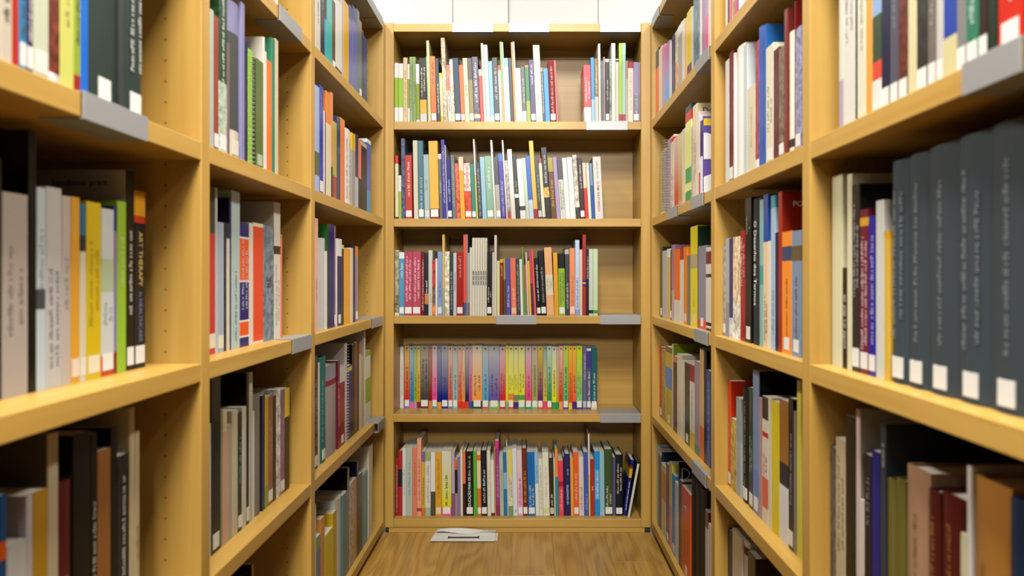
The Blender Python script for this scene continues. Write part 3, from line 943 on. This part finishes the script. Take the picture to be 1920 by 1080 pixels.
# ---- left run
row('left0', 3, 0.012, '''
0 23.7 h.23 ccc0ac
23.7 36 h.24 ba2c14 n
36 50 h.235 3484b4 s
50 63 h.225 3a2c5a s
63 92 h.24 ccd0b4 s=e8e4dc n
92 113 h.25 723424 b.0,.05,e8e4dc m n
113 139 h.24 d2d26c t=a8a454,.3,.9
139 152 h.245 9aac34 b0,.09,a02820
152 166 h.25 0a6cd4 n
166 225 h.30 20322a h s t=dcdcd0,.62,.95,2
225 237 h.30 303434 h n
237 272 h.30 20322a h s t=ccd0c8,.2,.95,2
''')
row('left0', 2, 0.066, '''
-8 4 h.26 241c14 n
4 53 363 b2a69a t=8c8074,.3,.75
53 69 h.30 0e0e0e n
69 86 352 c2ced2 b.4,.5,484c50 t=a0a8ac,.5,.8
86 116 352 c4c0bc t=84888c,.1,.6
116 133 368 c2b6aa t=a0948c,.4,.7
133 150 370 e2a234 s=ecd8c4 n
150 162 382 dad0b4 b.82,1,2c6c88 b.73,.82,283038 s=e8e0d4 n
162 190 379.5 dabc1c s=f0e4c8 t=b89810,.3,.8
190 214 392 d2d6d2 b0,.12,cc4428 b.5,.7,b8c8a4 s t=b0b8b4,.3,.45
214 220 387 8c84a8 b.85,1,283880 b0,.13,883820 n
220 237 378 9ac434 n t=c8e090,.5,.8
237 252 321 0e0e10 s t=d8d4cc,.28,.72 c=c4bcb0 d=.215 k=handbook
252 273 359 141822 b.86,1,e0a024 b.82,.86,c83c1c s T=ART_THERAPY,.77,.5,d8b868,d,.31 T=in_HEALTHCARE,.43,.42,6c7ca4,d,.28
''')
row('left0', 1, 0.05, '''
0 13 927 104a7c b.72,.8,d85c1c n
13 50 h.19 c8c8c4 c=b8b0b0 n
50 62 928 c0bcbc b0,.6,808a1c c=b0a8a8 n
62 90 920 bc8c24 n
90 110 812 c4b494 c=5c5440 n
110 137 903 5c1414 h t=b86830,.2,.55
137 170 812 121010 n
170 183 812 141210 t=c8c4b8,.1,.7
183 208 843 9a6432 n
208 220 800 100e0e n
220 243 853 20242c t=d0d0c8,.3,.9 m
243 253 764 ccbc94 n
253 262 808 c8b890 t=c87040,.3,.5
''')
row('left1', 4, 0.012, '''
503 510 h.23 b8482c
510 516 h.24 e0dcd4
516 521 h.24 585c60 s
''')
row('left1', 3, 0.012, '''
395 401 19 bac2b4
401 410.5 31 9a4434 s n
410.5 426 h.30 24482a b.0,.4,b4c4ac s m t=e4e4dc,.1,.95
426 431 81 82646c n
431 452 6.5 484a48 b.8,1,8a84aa b0,.18,d2cab4 s=e4dcc8 n h
452 459 6 8e8ab4 n
459 465 74.6 1a1e44 n
465 473.5 94 9acc34 sp n
473.5 480 110 1a2c1c n
480 494 113.5 5e7234 n s=b8c0a0
494 497 70 dcd8cc n c=ccc4b4
497 500.2 97 dedace n c=d8d0c4
500.2 509.5 115 fc7c24 n
509.5 516 73 3a8462 n
516 522 74.6 dcc8a8 n
''')
row('left1', 2, 0.043, '''
393 404 438.6 cc3c3c b.05,.17,ecdcc4 n
404 408 352.7 c4c4bc n c=b4b4a4
408 420 417 aab6c4 s=e8e0c8 n
420 425 417.5 28282c m n
425 431 419 ded2bc b.88,1,283048 n
431 434 372 322464 n c=1c1840
434 450 359 b4c8c0 t=687c78,.05,.5
450 467 418 201a6a b.535,.87,ec5c1c b.09,.2,ec5c1c b.2,.215,e8e0d8 b.075,.09,e8e0d8 b.87,.885,e8e0d8 b.52,.535,e8e0d8 t=d0ccdc,.3,.9
467 475 419 e2d6c4 n
475 494 419 ea4c24 b.97,1,eadcb8 b0,.02,eadcb8 n
494 514 424 728490 m T=RE,.46,.5,344048,u,.09
514 526 380 dcd6c8 b.62,.68,1c1c1c t=a8a498,.1,.55 c=d4ccbc d=.21
526 529.5 440 e27c64 n
''')
row('left1', 1, 0.04, '''
390.6 396 795 ccc8bc n
396 414 706 0e0e0e s n
414 418 769 8c8c5c n
418 426 773 e2caa4 b.0,.85,dca888 n
426 436 797 baaa94 n
436 446 769 d2c6a4 n
446 454 773 1a2c2c s t=80a8a8,.4,.8
454 462 763 d6ceb8 n
462 467 698 121010 s n
467 474 698 c2beac n c=14100c
474 477.4 771 dcd8cc n
477.4 491.5 739.6 827a6a n h
491.5 497 741 222244 n
497 503 743.5 ccac24 b0,.2,88a040 n
503 512 742 9a5c3c s t=d8b090,.3,.8
512 518 742 141212 n
518 526 730 dad6ce m n
526 534 731.6 825c7a s t=c0a0b8,.3,.8
534 543 728 141212 b.72,1,eac434 n
''')
row('left1', 0, 0.05, '''
472.5 476.5 1057 b8682c c=141010 n k=redpanel d=.2
''')
row('left2', 4, 0.012, '''
592 601 h.245 dad2c4
601 609 h.25 282a32 t=d8d8dc,.5,.9
609 613 h.24 30a8cc b.45,1,1c2024 n
613 623 h.25 58bab2 b0,.45,34b4a4 n
623 629 2 62443c s n
629 641 2 e2ded4 b.04,.09,242424 n
641 645 h.235 c2b4a4 n
645 654 6 e2ac1c n
654 661 12 6872b4 b.83,1,282e6c n
661 669 15 6c70b0 b.83,1,2a3070 n
669 674 20 627480 n
674 678.4 40 68747c s n
678.4 682 57 3a3a44 n
682 688.5 71 223c7c n
''')
row('left2', 3, 0.012, '''
591.5 599 162 aabae2 b.16,.38,586c3c n
599 606.5 162 2a3ca4 s t=a8b4e0,.7,.95
606.5 609.6 208 ead8d4 n
609.6 611.4 210 3a2820 n
611.4 621 174 e6dab4 b.7,1,ea8434 n c=e07c28
621 624.5 174 e88c6c b0,.3,2c2824 n
624.5 631.5 229 baac44 b0,.3,b04834 n
631.5 638.5 220 32425c t=a0a8b0,.5,.7
638.5 646.5 223.4 f28444 n
646.5 660 242.7 eaded4 t=384048,.08,.9 h
660 666.5 251 a29a94 b.77,1,e2b424 n
666.5 672 252 bcc0c4 b.42,1,202a4c n
672 677.5 263 1c1a1a b.45,1,ea7c64 n
677.5 688 267 0e1216 b.93,.99,c8b898 n
688 695.5 262.7 4464b4 b.95,1,e8e8e8 b0,.3,4894c4 n
''')
row('left2', 2, 0.018, '''
590.8 596.5 409.7 f2b4a4 t=606060,.25,.48
596.5 603 446.7 c2cac4 n
603 609 446.7 c8ccc8 b.0,1,ccc8c4 n
609 613.5 471 eee6d0 n
613.5 617 420 1a4424 n c=2c6c24
617 627 421 221a64 n
627 629.6 424 82747c s n
629.6 632.6 448 e8e4e0 n
632.6 641 448 1a1e4c b.8,1,e8e4e0 s n
641 645 459.4 303018 b.95,1,d8d060 n
645 657 466.4 f2ac2c n c=141414
657 662 465 eadab4 n
662 666.5 460.6 222244 n
666.5 671.5 462 a28c94 b.87,1,e88c2c s n
''')
row('left2', 1, 0.027, '''
589.4 596 668 32242c s t=d0c8c8,.2,.8
596 600 680 e0d8c4 n
600 614 669.6 2c7c6c h s t=a8d0c4,.2,.8
614 633 684 aaa09a b.78,.84,982c30 b.84,1,9c98a4 n c=b0a8a4 h
633 637.6 676 721430 t=e0c8c8,.2,.8
637.6 647 686.5 a21424 b.8,1,dcd4cc s n
647 650.6 643 dcd6ce sp n c=d8d0c8 d=.2
650.6 660 685 121a6c b.92,.98,d8c840 n
660 665 645 141212 n
665 670.5 642 82442c n
670.5 673.5 645 121010 n
673.5 677 647.6 dcd4c4 b.9,1,d86428 n
677 683 667 cabc8c n
683 685.4 620 e4e0d8 n c=dcd8cc d=.2
685.4 695 658 e4e8dc b.28,.62,8cbc34 b.93,1,8cbc34 n
''')
row('left2', 0, 0.015, '''
588.6 593 946 dcd8c4 n c=a48434
593 602 1005 5c7ca4 b.85,1,7c9c58 n
602 609 970.5 d88c44 n
609 624 997 dcc424 n
624 631 959.6 c4a41c n c=c4a41c
631 643 933 ccc8bc n h
643 652 924.7 4a7c84 n
652 655 876.6 8c7460 n c=0c0a0a d=.2
655 664 905.5 b4aca4 m n
664 669 897 c48c44 n
669 672.6 864 14162c n c=10122c d=.2
672.6 680 888.6 162a3c b.6,1,4c5c24 n
680 689.5 882.6 4c9cac b.97,1,e8e4dc n
690.6 698 836 e2dccc n c=d8d0b4 d=.2 L=1.6
''')

# ---- right run
row('right2', 4, 0.012, '''
1228.6 1235.4 94 f27434 b.73,1,141210 n
1235.4 1241 90 e2d6c4 n
1241 1246 86 c0a4b0 g=d080a8 n
1246 1255 82.6 64ace8 g=cc74a8 n
1255 1259.5 80 dcd8d8 n
1259.5 1266 66 322a5c n
1266 1271 58 d4cca4 b0,.5,dca060 m n
1271 1279 46 aca4a4 b.85,1,dcdcd8 n
1279 1283 38 dcd8b8 n
1283 1288 35 e8b47c n
1288 1296.5 19 e2c424 b0,.2,6c2424 n
1296.5 1300 14 c4c8c8 n
1300 1312 h.255 627c84 m n
1312 1316 h.25 ecd8dc n
1316 1322 h.25 a484a4 n
1322 1328 h.25 e2648c b.4,1,b898b8 n
1328 1331.6 h.25 ecdccc n
''')
row('right2', 3, 0.012, '''
1238.5 1247 282 a29c74 b0,.04,dcd4c0 t=706848,.2,.9
1247 1252 280 826c94 n
1252 1257.5 261 aa94ac sp n
1257.5 1264 254.6 ead4bc b.92,.97,d83c30 t=605850,.05,.5
1264 1272 256.7 d2442c g=e8c8bc n
1272 1279 250 c4944c g=e4d8a8 b0,.07,e0a0a8 n
1279 1285 242 e2d6b4 n
1285 1296 199 eeee94 b.84,.94,c82c2c b.94,1,103c3c b0,.12,3c9c44 b.2,.36,4ca854 n
1296 1299 237.5 b4b4ac n
1299 1306.5 197 e6d6b4 t=8c6c3c,.2,.65 c=dcc89c k=dbook d=.2
1306.5 1310 210 ecd4cc n
1310 1312.6 216 e8e0dc b0,.3,b03438 n
1312.6 1316.4 219.4 f0f0f0 b.5,.95,3c3454 c=6a54a4 n k=purple d=.2
''')
row('right2', 2, 0.02, '''
1237.4 1242 463 283a32 s n
1242 1250.5 470 b2b6b4 n
1250.5 1257 466.7 dab474 b.88,1,ecece8 n
1257 1259 468 1c1816 s n
1259 1264 459 aa748c b0,.4,b8a8b0 n c=a880a0
1264 1275 467.8 f26c24 b0,.3,dcd4c4 n
1275 1281.5 463 dcd8cc b.83,1,b22434 n
1281.5 1288 463 ea8424 s=f0d0b0 n
1288 1294.5 479 6a6a5c b.0,1,787458 n
1294.5 1307.5 424.4 ead624 b.58,.72,c0a880 t=5c4c84,.2,.4 s=f0d0a0
1307.5 1309 424 1e3a2a n c=1c3828 d=.2
1309 1323.5 461 8e8a9c b0,.12,dc5848 s n
1323.5 1331.6 464 e0d8c8 b.8,.95,7c1c34 b.64,.68,1c1814 b.06,.1,1c1814 b0,.03,681020 n
''')
row('right2', 1, 0.025, '''
1233.4 1241 650 d22c1c s n
1241 1247.5 656 aa9464 m n
1247.5 1260 651 cab444 b.47,.74,3088d0 s b.93,1,686048 t=8c7c2c,.15,.44
1260 1262 645 c8d0b8 n c=94ac24 d=.2
1262 1269.5 668 5a242c b.92,1,e87c48 n
1269.5 1278 664.5 e2deca n
1278 1283.5 676.6 eadac4 n
1283.5 1293 681 303a3c s t=a0a8a8,.3,.7
1293 1302 684 e4e0cc b0,.2,e4c434 b.8,1,a41c2c t=383830,.35,.7
1302 1312 678 aa94a4 b0,.1,308888 n
1312 1319.5 653.7 e2b474 b0,.3,f27434 n
1319.5 1324.5 657 1a1a2c c=141414 n d=.2
1324.5 1331.8 694.6 324c94 t=d8dcec,.1,.9
''')
row('right2', 0, 0.015, '''
1227.4 1234 833 aaccdc n
1234 1240 844 40484a b.94,1,d8d4d0 n c=143c54
1240 1248.5 872 e0d4b4 b.9,1,c8dca8 b.5,.9,d88858 n
1248.5 1254.5 870.5 724484 s n
1254.5 1260 868 dcd064 b0,.5,e0a0a8 n
1260 1265.5 890 2484cc s n
1265.5 1272 905.5 dadede n
1272 1273.6 865 1c1818 n c=121212 k=arc d=.2
1273.6 1278 900.6 4c4440 m n
1278 1294 918.7 ea541c s T=A,.76,.55,f0e8d8,u,.07 t=481c10,.2,.65
1294 1302 885 1a1412 n h
1302 1312.5 888 281e1a n h
1312.5 1322 892 1c1614 n h
1322 1328 958 dad6ce b.84,1,58182c n
1328 1332 983 dcdad4 n
''')
row('right1', 4, 0.012, '''
1360 1364 h.24 e4dcc4
1364 1367 h.25 241e44 n
1367 1372 h.25 e0586c n
1372 1377 h.24 b0a888 m n
1377 1382 h.25 dc4c5c n
1382 1384.6 h.24 4844a4 n
1384.6 1393 h.25 eceaf0 n
1393 1402 h.24 e8e4d0
''')
row('right1', 3, 0.012, '''
1360 1367 113 dedad4 n
1367 1375 97 6e2024 s n
1375 1378 100 e8e4e0 n
1378 1394 87.5 eeeae0 h n
1394 1401 85 ccd4d8 n
1401 1416 162 e2d6b4 t=c8b48c,.3,.8
1416 1423 78 a44c5c m b0,.08,e8d8d8 n
1423 1429 50 3860b0 n
1429 1436 48.6 305cac n c=2464ac
1436 1450 86 e6dec4 t=8c8468,.28,.68 s=ecece4
1450 1460 92 642c34 m n
1460 1470 90 7c6c54 m s n
1470 1476 18 7a342c n c=702420 d=.2
1476 1489.6 60 eee6d0 b.05,.12,34342c h n
1489.6 1491 2 721418 n c=6c1014 d=.2
1491 1501.6 52 9494b4 m s n
''')
row('right1', 2, 0.018, '''
1354 1360 461 aca494 m s n
1360 1367 447 a2b2bc b.0,.35,8c98a0 n
1367 1374 447 322464 b.0,.2,d8d0d8 s n
1374 1388 444 eed4ac b0,.36,ece6d8 m n
1388 1397 433 aa141c t=ecc8c8,.5,.95
1397 1408.5 371.5 121212 s t=a8a8a8,.75,.9
1408.5 1424 373 2c2c2a h T=O_Desenho_dos_Termos,.85,.42,ecece8,d,.58
1424 1431 374.6 8abab4 b.42,.55,40a098 n
1431 1440 365 eecca4 b.69,1,2c4ca4 t=705840,.05,.35
1440 1445 452 e8dcc8 n
1445 1453 367 aac6dc b.92,1,48a0b0 t=4c6c98,.1,.4
1453 1459 436 221c3c n
1459 1466 360 a42c1c n c=982414 k=pobook d=.21
1466 1484 434.5 fa942c b.76,.88,3c4868 s t=8c4c14,.15,.65
1484 1501.6 433 8294ac b.76,.88,685838 s t=384864,.15,.65
''')
row('right1', 1, 0.03, '''
1358.5 1370 712 ea4424 s t=f0a890,.25,.6 c=dc341c
1370 1380 786 c2ac54 m n
1380 1389 746 94a4a8 b.0,.55,a8b4b8 n
1389 1404 727 161616 h s t=c8a458,.15,.9
1404 1411.5 727 123c2c s t=a8c0a8,.3,.6
1411.5 1423 694.7 7c94bc b0,.3,6c84c0 s n c=121214 d=.2
1423 1429 746 bc9494 n
1429 1440 744 e8dccc b.12,.36,ea6444 b.82,1,1c241c b.68,.72,c82c24 t=c85838,.38,.56
1440 1446 746 e6dec4 n
1446 1461 753.5 ead414 n
1461 1478 751.6 141212 b.56,1,a46c24 b0,.4,ecece8 b.06,.11,141212 n
1478 1487.5 747 141212 s t=a89888,.3,.8
1487.5 1494 772 847c6c n
1494 1501.8 713.6 dcd44c n
''')
row('right1', 0, 0.03, '''
1358.6 1366 987 141212 h n
1366 1373 996 403c60 m n
1373 1391 1000 e4deca n
1391 1402 1013.5 e2dcd4 n c=e0dad4 b.9,.96,5c1c20 h
1402 1416 1040 3c3028 n
''')
row('right0', 3, 0.022, '''
1573 1581 h.24 d8d8cc b0,.32,b4a4b8 n
1581 1603 h.25 dedcd2 t=a8a8a0,.5,.9
1603 1607 h.25 242020 n
1607 1623 h.25 dedec4 t=b0b098,.4,.9
1623 1635 h.25 eaa444 n
1635 1652 h.24 90b0d8 b0,.1,ece8e4 b.1,.2,ece4e0 b.2,.3,d84c34 b.3,.55,384c30 n
1652 1668 h.25 16183c s n
1668 1684 h.25 525262 s t=8c8c98,.4,.9
1684 1702 h.245 642c1c m s n
1702 1718 h.25 dad4a8 n
1718 1739 h.25 322e2a m s n
1739 1755 h.25 746c64 s t=a89c90,.3,.8
1755 1768 h.24 ccc8c0 n s
1768 1793 h.25 2444a4 b0,.2,d4cc98 n
1793 1811 h.25 848484 s n
1811 1834 h.25 307c5c s t=c0dccc,.2,.95
1834 1852 h.25 321e1a s n
1852 1869 h.25 203222 n
1871 1918 h.26 d2240c s T=SO,.62,.75,f0c4b8,d,.42
''')
row('right0', 2, 0.03, '''
1560 1579 329 dedab4 n
1579 1588 502 141412 t=c8c8b8,.2,.8
1588 1597 327 e0dcbc n c=dcd8b8 d=.2
1597 1612 346 201e1e s m t=a8a8a8,.4,.9
1612 1628 393 72142c b.9,.95,e0a828 s t=e0c8cc,.15,.85
1628 1642 405 221c94 s t=b0b0e0,.2,.9
1642 1657 376 d4d4cc n
1657 1667 434 dcb444 b.95,1,d8a020 n
1667 1699 301 39464e h s t=7c868c,.2,.88
1699 1735 289 3a444b h s t=7c868c,.2,.88
1735 1790 272 3a444a h s t=7c868c,.2,.88
1790 1850 252 3a454c h s t=7c868c,.2,.88
1850 1925 228 3a444a h s t=7c868c,.2,.88
''')
row('right0', 1, 0.03, '''
1553 1566 837.6 686058 m n
1567 1585 823 ccbc9c t=948870,.3,.9
1585 1604.6 781 121010 n
1604.6 1612 767 dcc8c8 n c=a8a490 d=.2
1612 1620 938 dcd8d0 n
1620 1634 853 141214 t=8c8884,.6,.9
1634 1650 847 0a147c n
1650 1661 792 303a42 t=c0c4c8,.8,.92 n
1661 1677 899 746c2c n h
1677 1694 899 706828 n h
1694 1737 878.5 b48c6c t=84644c,.1,.8 h
1737 1759 919.4 54140c h t=a87030,.3,.9
1759 1800 929 581008 h t=a86830,.3,.9
1800 1812 1001 dcd4b0 n
1812 1821 874 e4e0dc n c=c8c4bc d=.2
1821 1888 904 b47c34 h t=8c6428,.2,.7
1888 1925 938 122c4c h t=7c88a4,.2,.6
''')

# ------------------------------------------------------------------ print on the covers that face the camera
def cover_panel(key, side, rects, name='cover_print'):
    """rects: (depth0, depth1, z0, z1, colour) or polygons [(depth, z)...], measured from the spine and the foot"""
    root, w, D, H = KEYED[key]
    x = (-w / 2 - 0.0004) if side == 'left' else (w / 2 + 0.0004)
    for pts, c in rects:
        v = [(x, d, z) for d, z in pts]
        mesh_obj(name, v, [tuple(range(len(v)))], ink(c), root)
def cover_text(key, side, s, depth, z, size, c):
    root, w, D, H = KEYED[key]
    if side == 'left': m = Matrix(((0, 0, -1, -w / 2 - 0.0006), (-1, 0, 0, depth), (0, 1, 0, z), (0, 0, 0, 1)))
    else: m = Matrix(((0, 0, 1, w / 2 + 0.0006), (1, 0, 0, depth), (0, 1, 0, z), (0, 0, 0, 1)))
    text_mesh('cover_title', s, size, c, root, m)
def rect(d0, d1, z0, z1): return [(d0, z0), (d1, z0), (d1, z1), (d0, z1)]

H_ = KEYED['handbook'][3]
cover_text('handbook', 'left', 'handbook pract', 0.105, H_ - 0.018, 0.0122, '1a1612')
H_ = KEYED['redpanel'][3]
cover_panel('redpanel', 'left', [(rect(0.018, 0.18, 0.02, H_ - 0.022), '8c1410')])
H_ = KEYED['dbook'][3]
cover_text('dbook', 'right', 'Do', 0.0145, H_ - 0.02, 0.022, '2c2418')
H_ = KEYED['purple'][3]
cover_panel('purple', 'right', [
    (rect(0.004, 0.13, H_ - 0.024, H_ - 0.006), 'e8c82c'),
    ([(0.004, H_ * .46), (0.06, H_ * .47), (0.06, H_ * .72), (0.012, H_ * .79), (0.004, H_ * .79)], 'f0f0f0'),
    ([(0.004, 0.004), (0.06, 0.004), (0.06, H_ * .34), (0.004, H_ * .24)], 'f0f0f0'),
    ([(0.06, 0.004), (0.13, 0.004), (0.13, H_ * .4), (0.06, H_ * .34)], 'f0f0f0')])
H_ = KEYED['pobook'][3]
cover_text('pobook', 'right', 'PO', 0.0194, H_ - 0.0225, 0.0135, 'e8dcd0')
root, w, D, H = KEYED['arc']
v = []; f = []
for i in range(13):
    a = math.pi * i / 12
    for rr in (0.0155, 0.018):
        v.append((w / 2 + 0.0006, 0.008 + rr * 1.3 * math.sin(a), H - 0.036 + rr * math.cos(a)))
for i in range(12): f.append((2 * i, 2 * i + 1, 2 * i + 3, 2 * i + 2))
k = len(v); v += [(w / 2 + 0.0006, d, z) for d, z in rect(0.007, 0.0095, H - 0.054, H - 0.018)]; f.append((k, k + 1, k + 2, k + 3))
mesh_obj('cover_print', v, f, ink('c8c8c8'), root)

# ------------------------------------------------------------------ folded white card lying on the floor
pc = empty('folded_card', ((868 - VX) * 2.66 / F, 2.66, 0))
tag(pc, 'folded white card sleeve with a dark slot lying on the floor', 'card')
cxw = 0.109
def sheet(name, pts, thick, mat, parent):
    """closed sheet from two rows of points (front row, back row)"""
    n = len(pts[0]); V = []; Fc = []
    for rowp in pts:
        V += [p for p in rowp]
    m = len(V)
    V += [(x, y, z - thick) for x, y, z in V]
    for r in range(len(pts) - 1):
        for i in range(n - 1):
            a = r * n + i; q = (a, a + 1, a + n + 1, a + n)
            Fc.append(q); Fc.append(tuple(j + m for j in q[::-1]))
    edge = list(range(n)) + [n * r + n - 1 for r in range(1, len(pts))] + [m - 2 - i for i in range(n - 1)] + [n * r for r in range(len(pts) - 2, 0, -1)]
    for a, b in zip(edge, edge[1:] + edge[:1]): Fc.append((b, a, a + m, b + m))
    return mesh_obj(name, V, Fc, mat, parent)
sheet('lower_sheet', [[(-0.100, -0.030, 0.002), (0.0, -0.030, 0.002), (0.119, -0.030, 0.002)],
                      [(-0.100, 0.048, 0.003), (0.0, 0.048, 0.003), (0.119, 0.042, 0.003)]], 0.0018, M_PAPER, pc)
sheet('upper_sheet', [[(-0.107, -0.045, 0.0046), (0.0, -0.045, 0.0042), (0.111, -0.046, 0.0044)],
                      [(-0.104, 0.000, 0.0056), (0.0, 0.000, 0.0054), (0.111, 0.000, 0.0064)],
                      [(-0.098, 0.034, 0.0070), (0.0, 0.036, 0.0066), (0.112, 0.040, 0.0120)]], 0.0012, M_PAPER, pc)
sheet('curled_flap', [[(-0.094 + 0.206 * i / 10, 0.022 + 0.004 * math.sin(i), 0.0115 + 0.0035 * math.cos(i * 0.62)) for i in range(11)],
                      [(-0.093 + 0.205 * i / 10, 0.046, 0.0150 + 0.004 * math.sin(i * 0.5)) for i in range(11)]], 0.0010, M_PAPER, pc)
multi_box('slot', [(-0.046, 0.053, -0.020, -0.009, 0.0050, 0.0064), (-0.050, -0.044, -0.023, -0.005, 0.0050, 0.0066), (0.051, 0.057, -0.023, -0.003, 0.0050, 0.0068)], M_BLACK, pc)

# ------------------------------------------------------------------ the 300 books that show largest stay single; the slimmer rest is one object
ALL.sort(key=lambda t: -t[0])
rest = sorted(ALL[300:], key=lambda t: t[1])
V = []; Fc = []; MI = []; CC = []; mats = []; midx = {}
for _, _, root in rest:
    for ch in sorted(root.children_recursive, key=lambda o: len(o.children)):
        me = ch.data; k = len(V); M = root.matrix_world
        V += [tuple(M @ v.co) for v in me.vertices]
        m = me.materials[0]
        if m.name not in midx: midx[m.name] = len(mats); mats.append(m)
        at = me.color_attributes.get('Col')
        for p in me.polygons:
            Fc.append(tuple(i + k for i in p.vertices)); MI.append(midx[m.name])
            for li in p.loop_indices:
                CC.extend(at.data[li].color if at else (1, 1, 1, 1))
        bpy.data.objects.remove(ch); bpy.data.meshes.remove(me)
    bpy.data.objects.remove(root)
me = bpy.data.meshes.new('slim_books'); me.from_pydata(V, [], Fc)
for m in mats: me.materials.append(m)
me.polygons.foreach_set('material_index', MI)
me.color_attributes.new('Col', 'FLOAT_COLOR', 'CORNER').data.foreach_set('color', CC)
sb = bpy.data.objects.new('slim_books', me); COL.objects.link(sb)
sb['kind'] = 'stuff'
tag(sb, 'many slim and small books standing between the larger ones on every shelf', 'books')
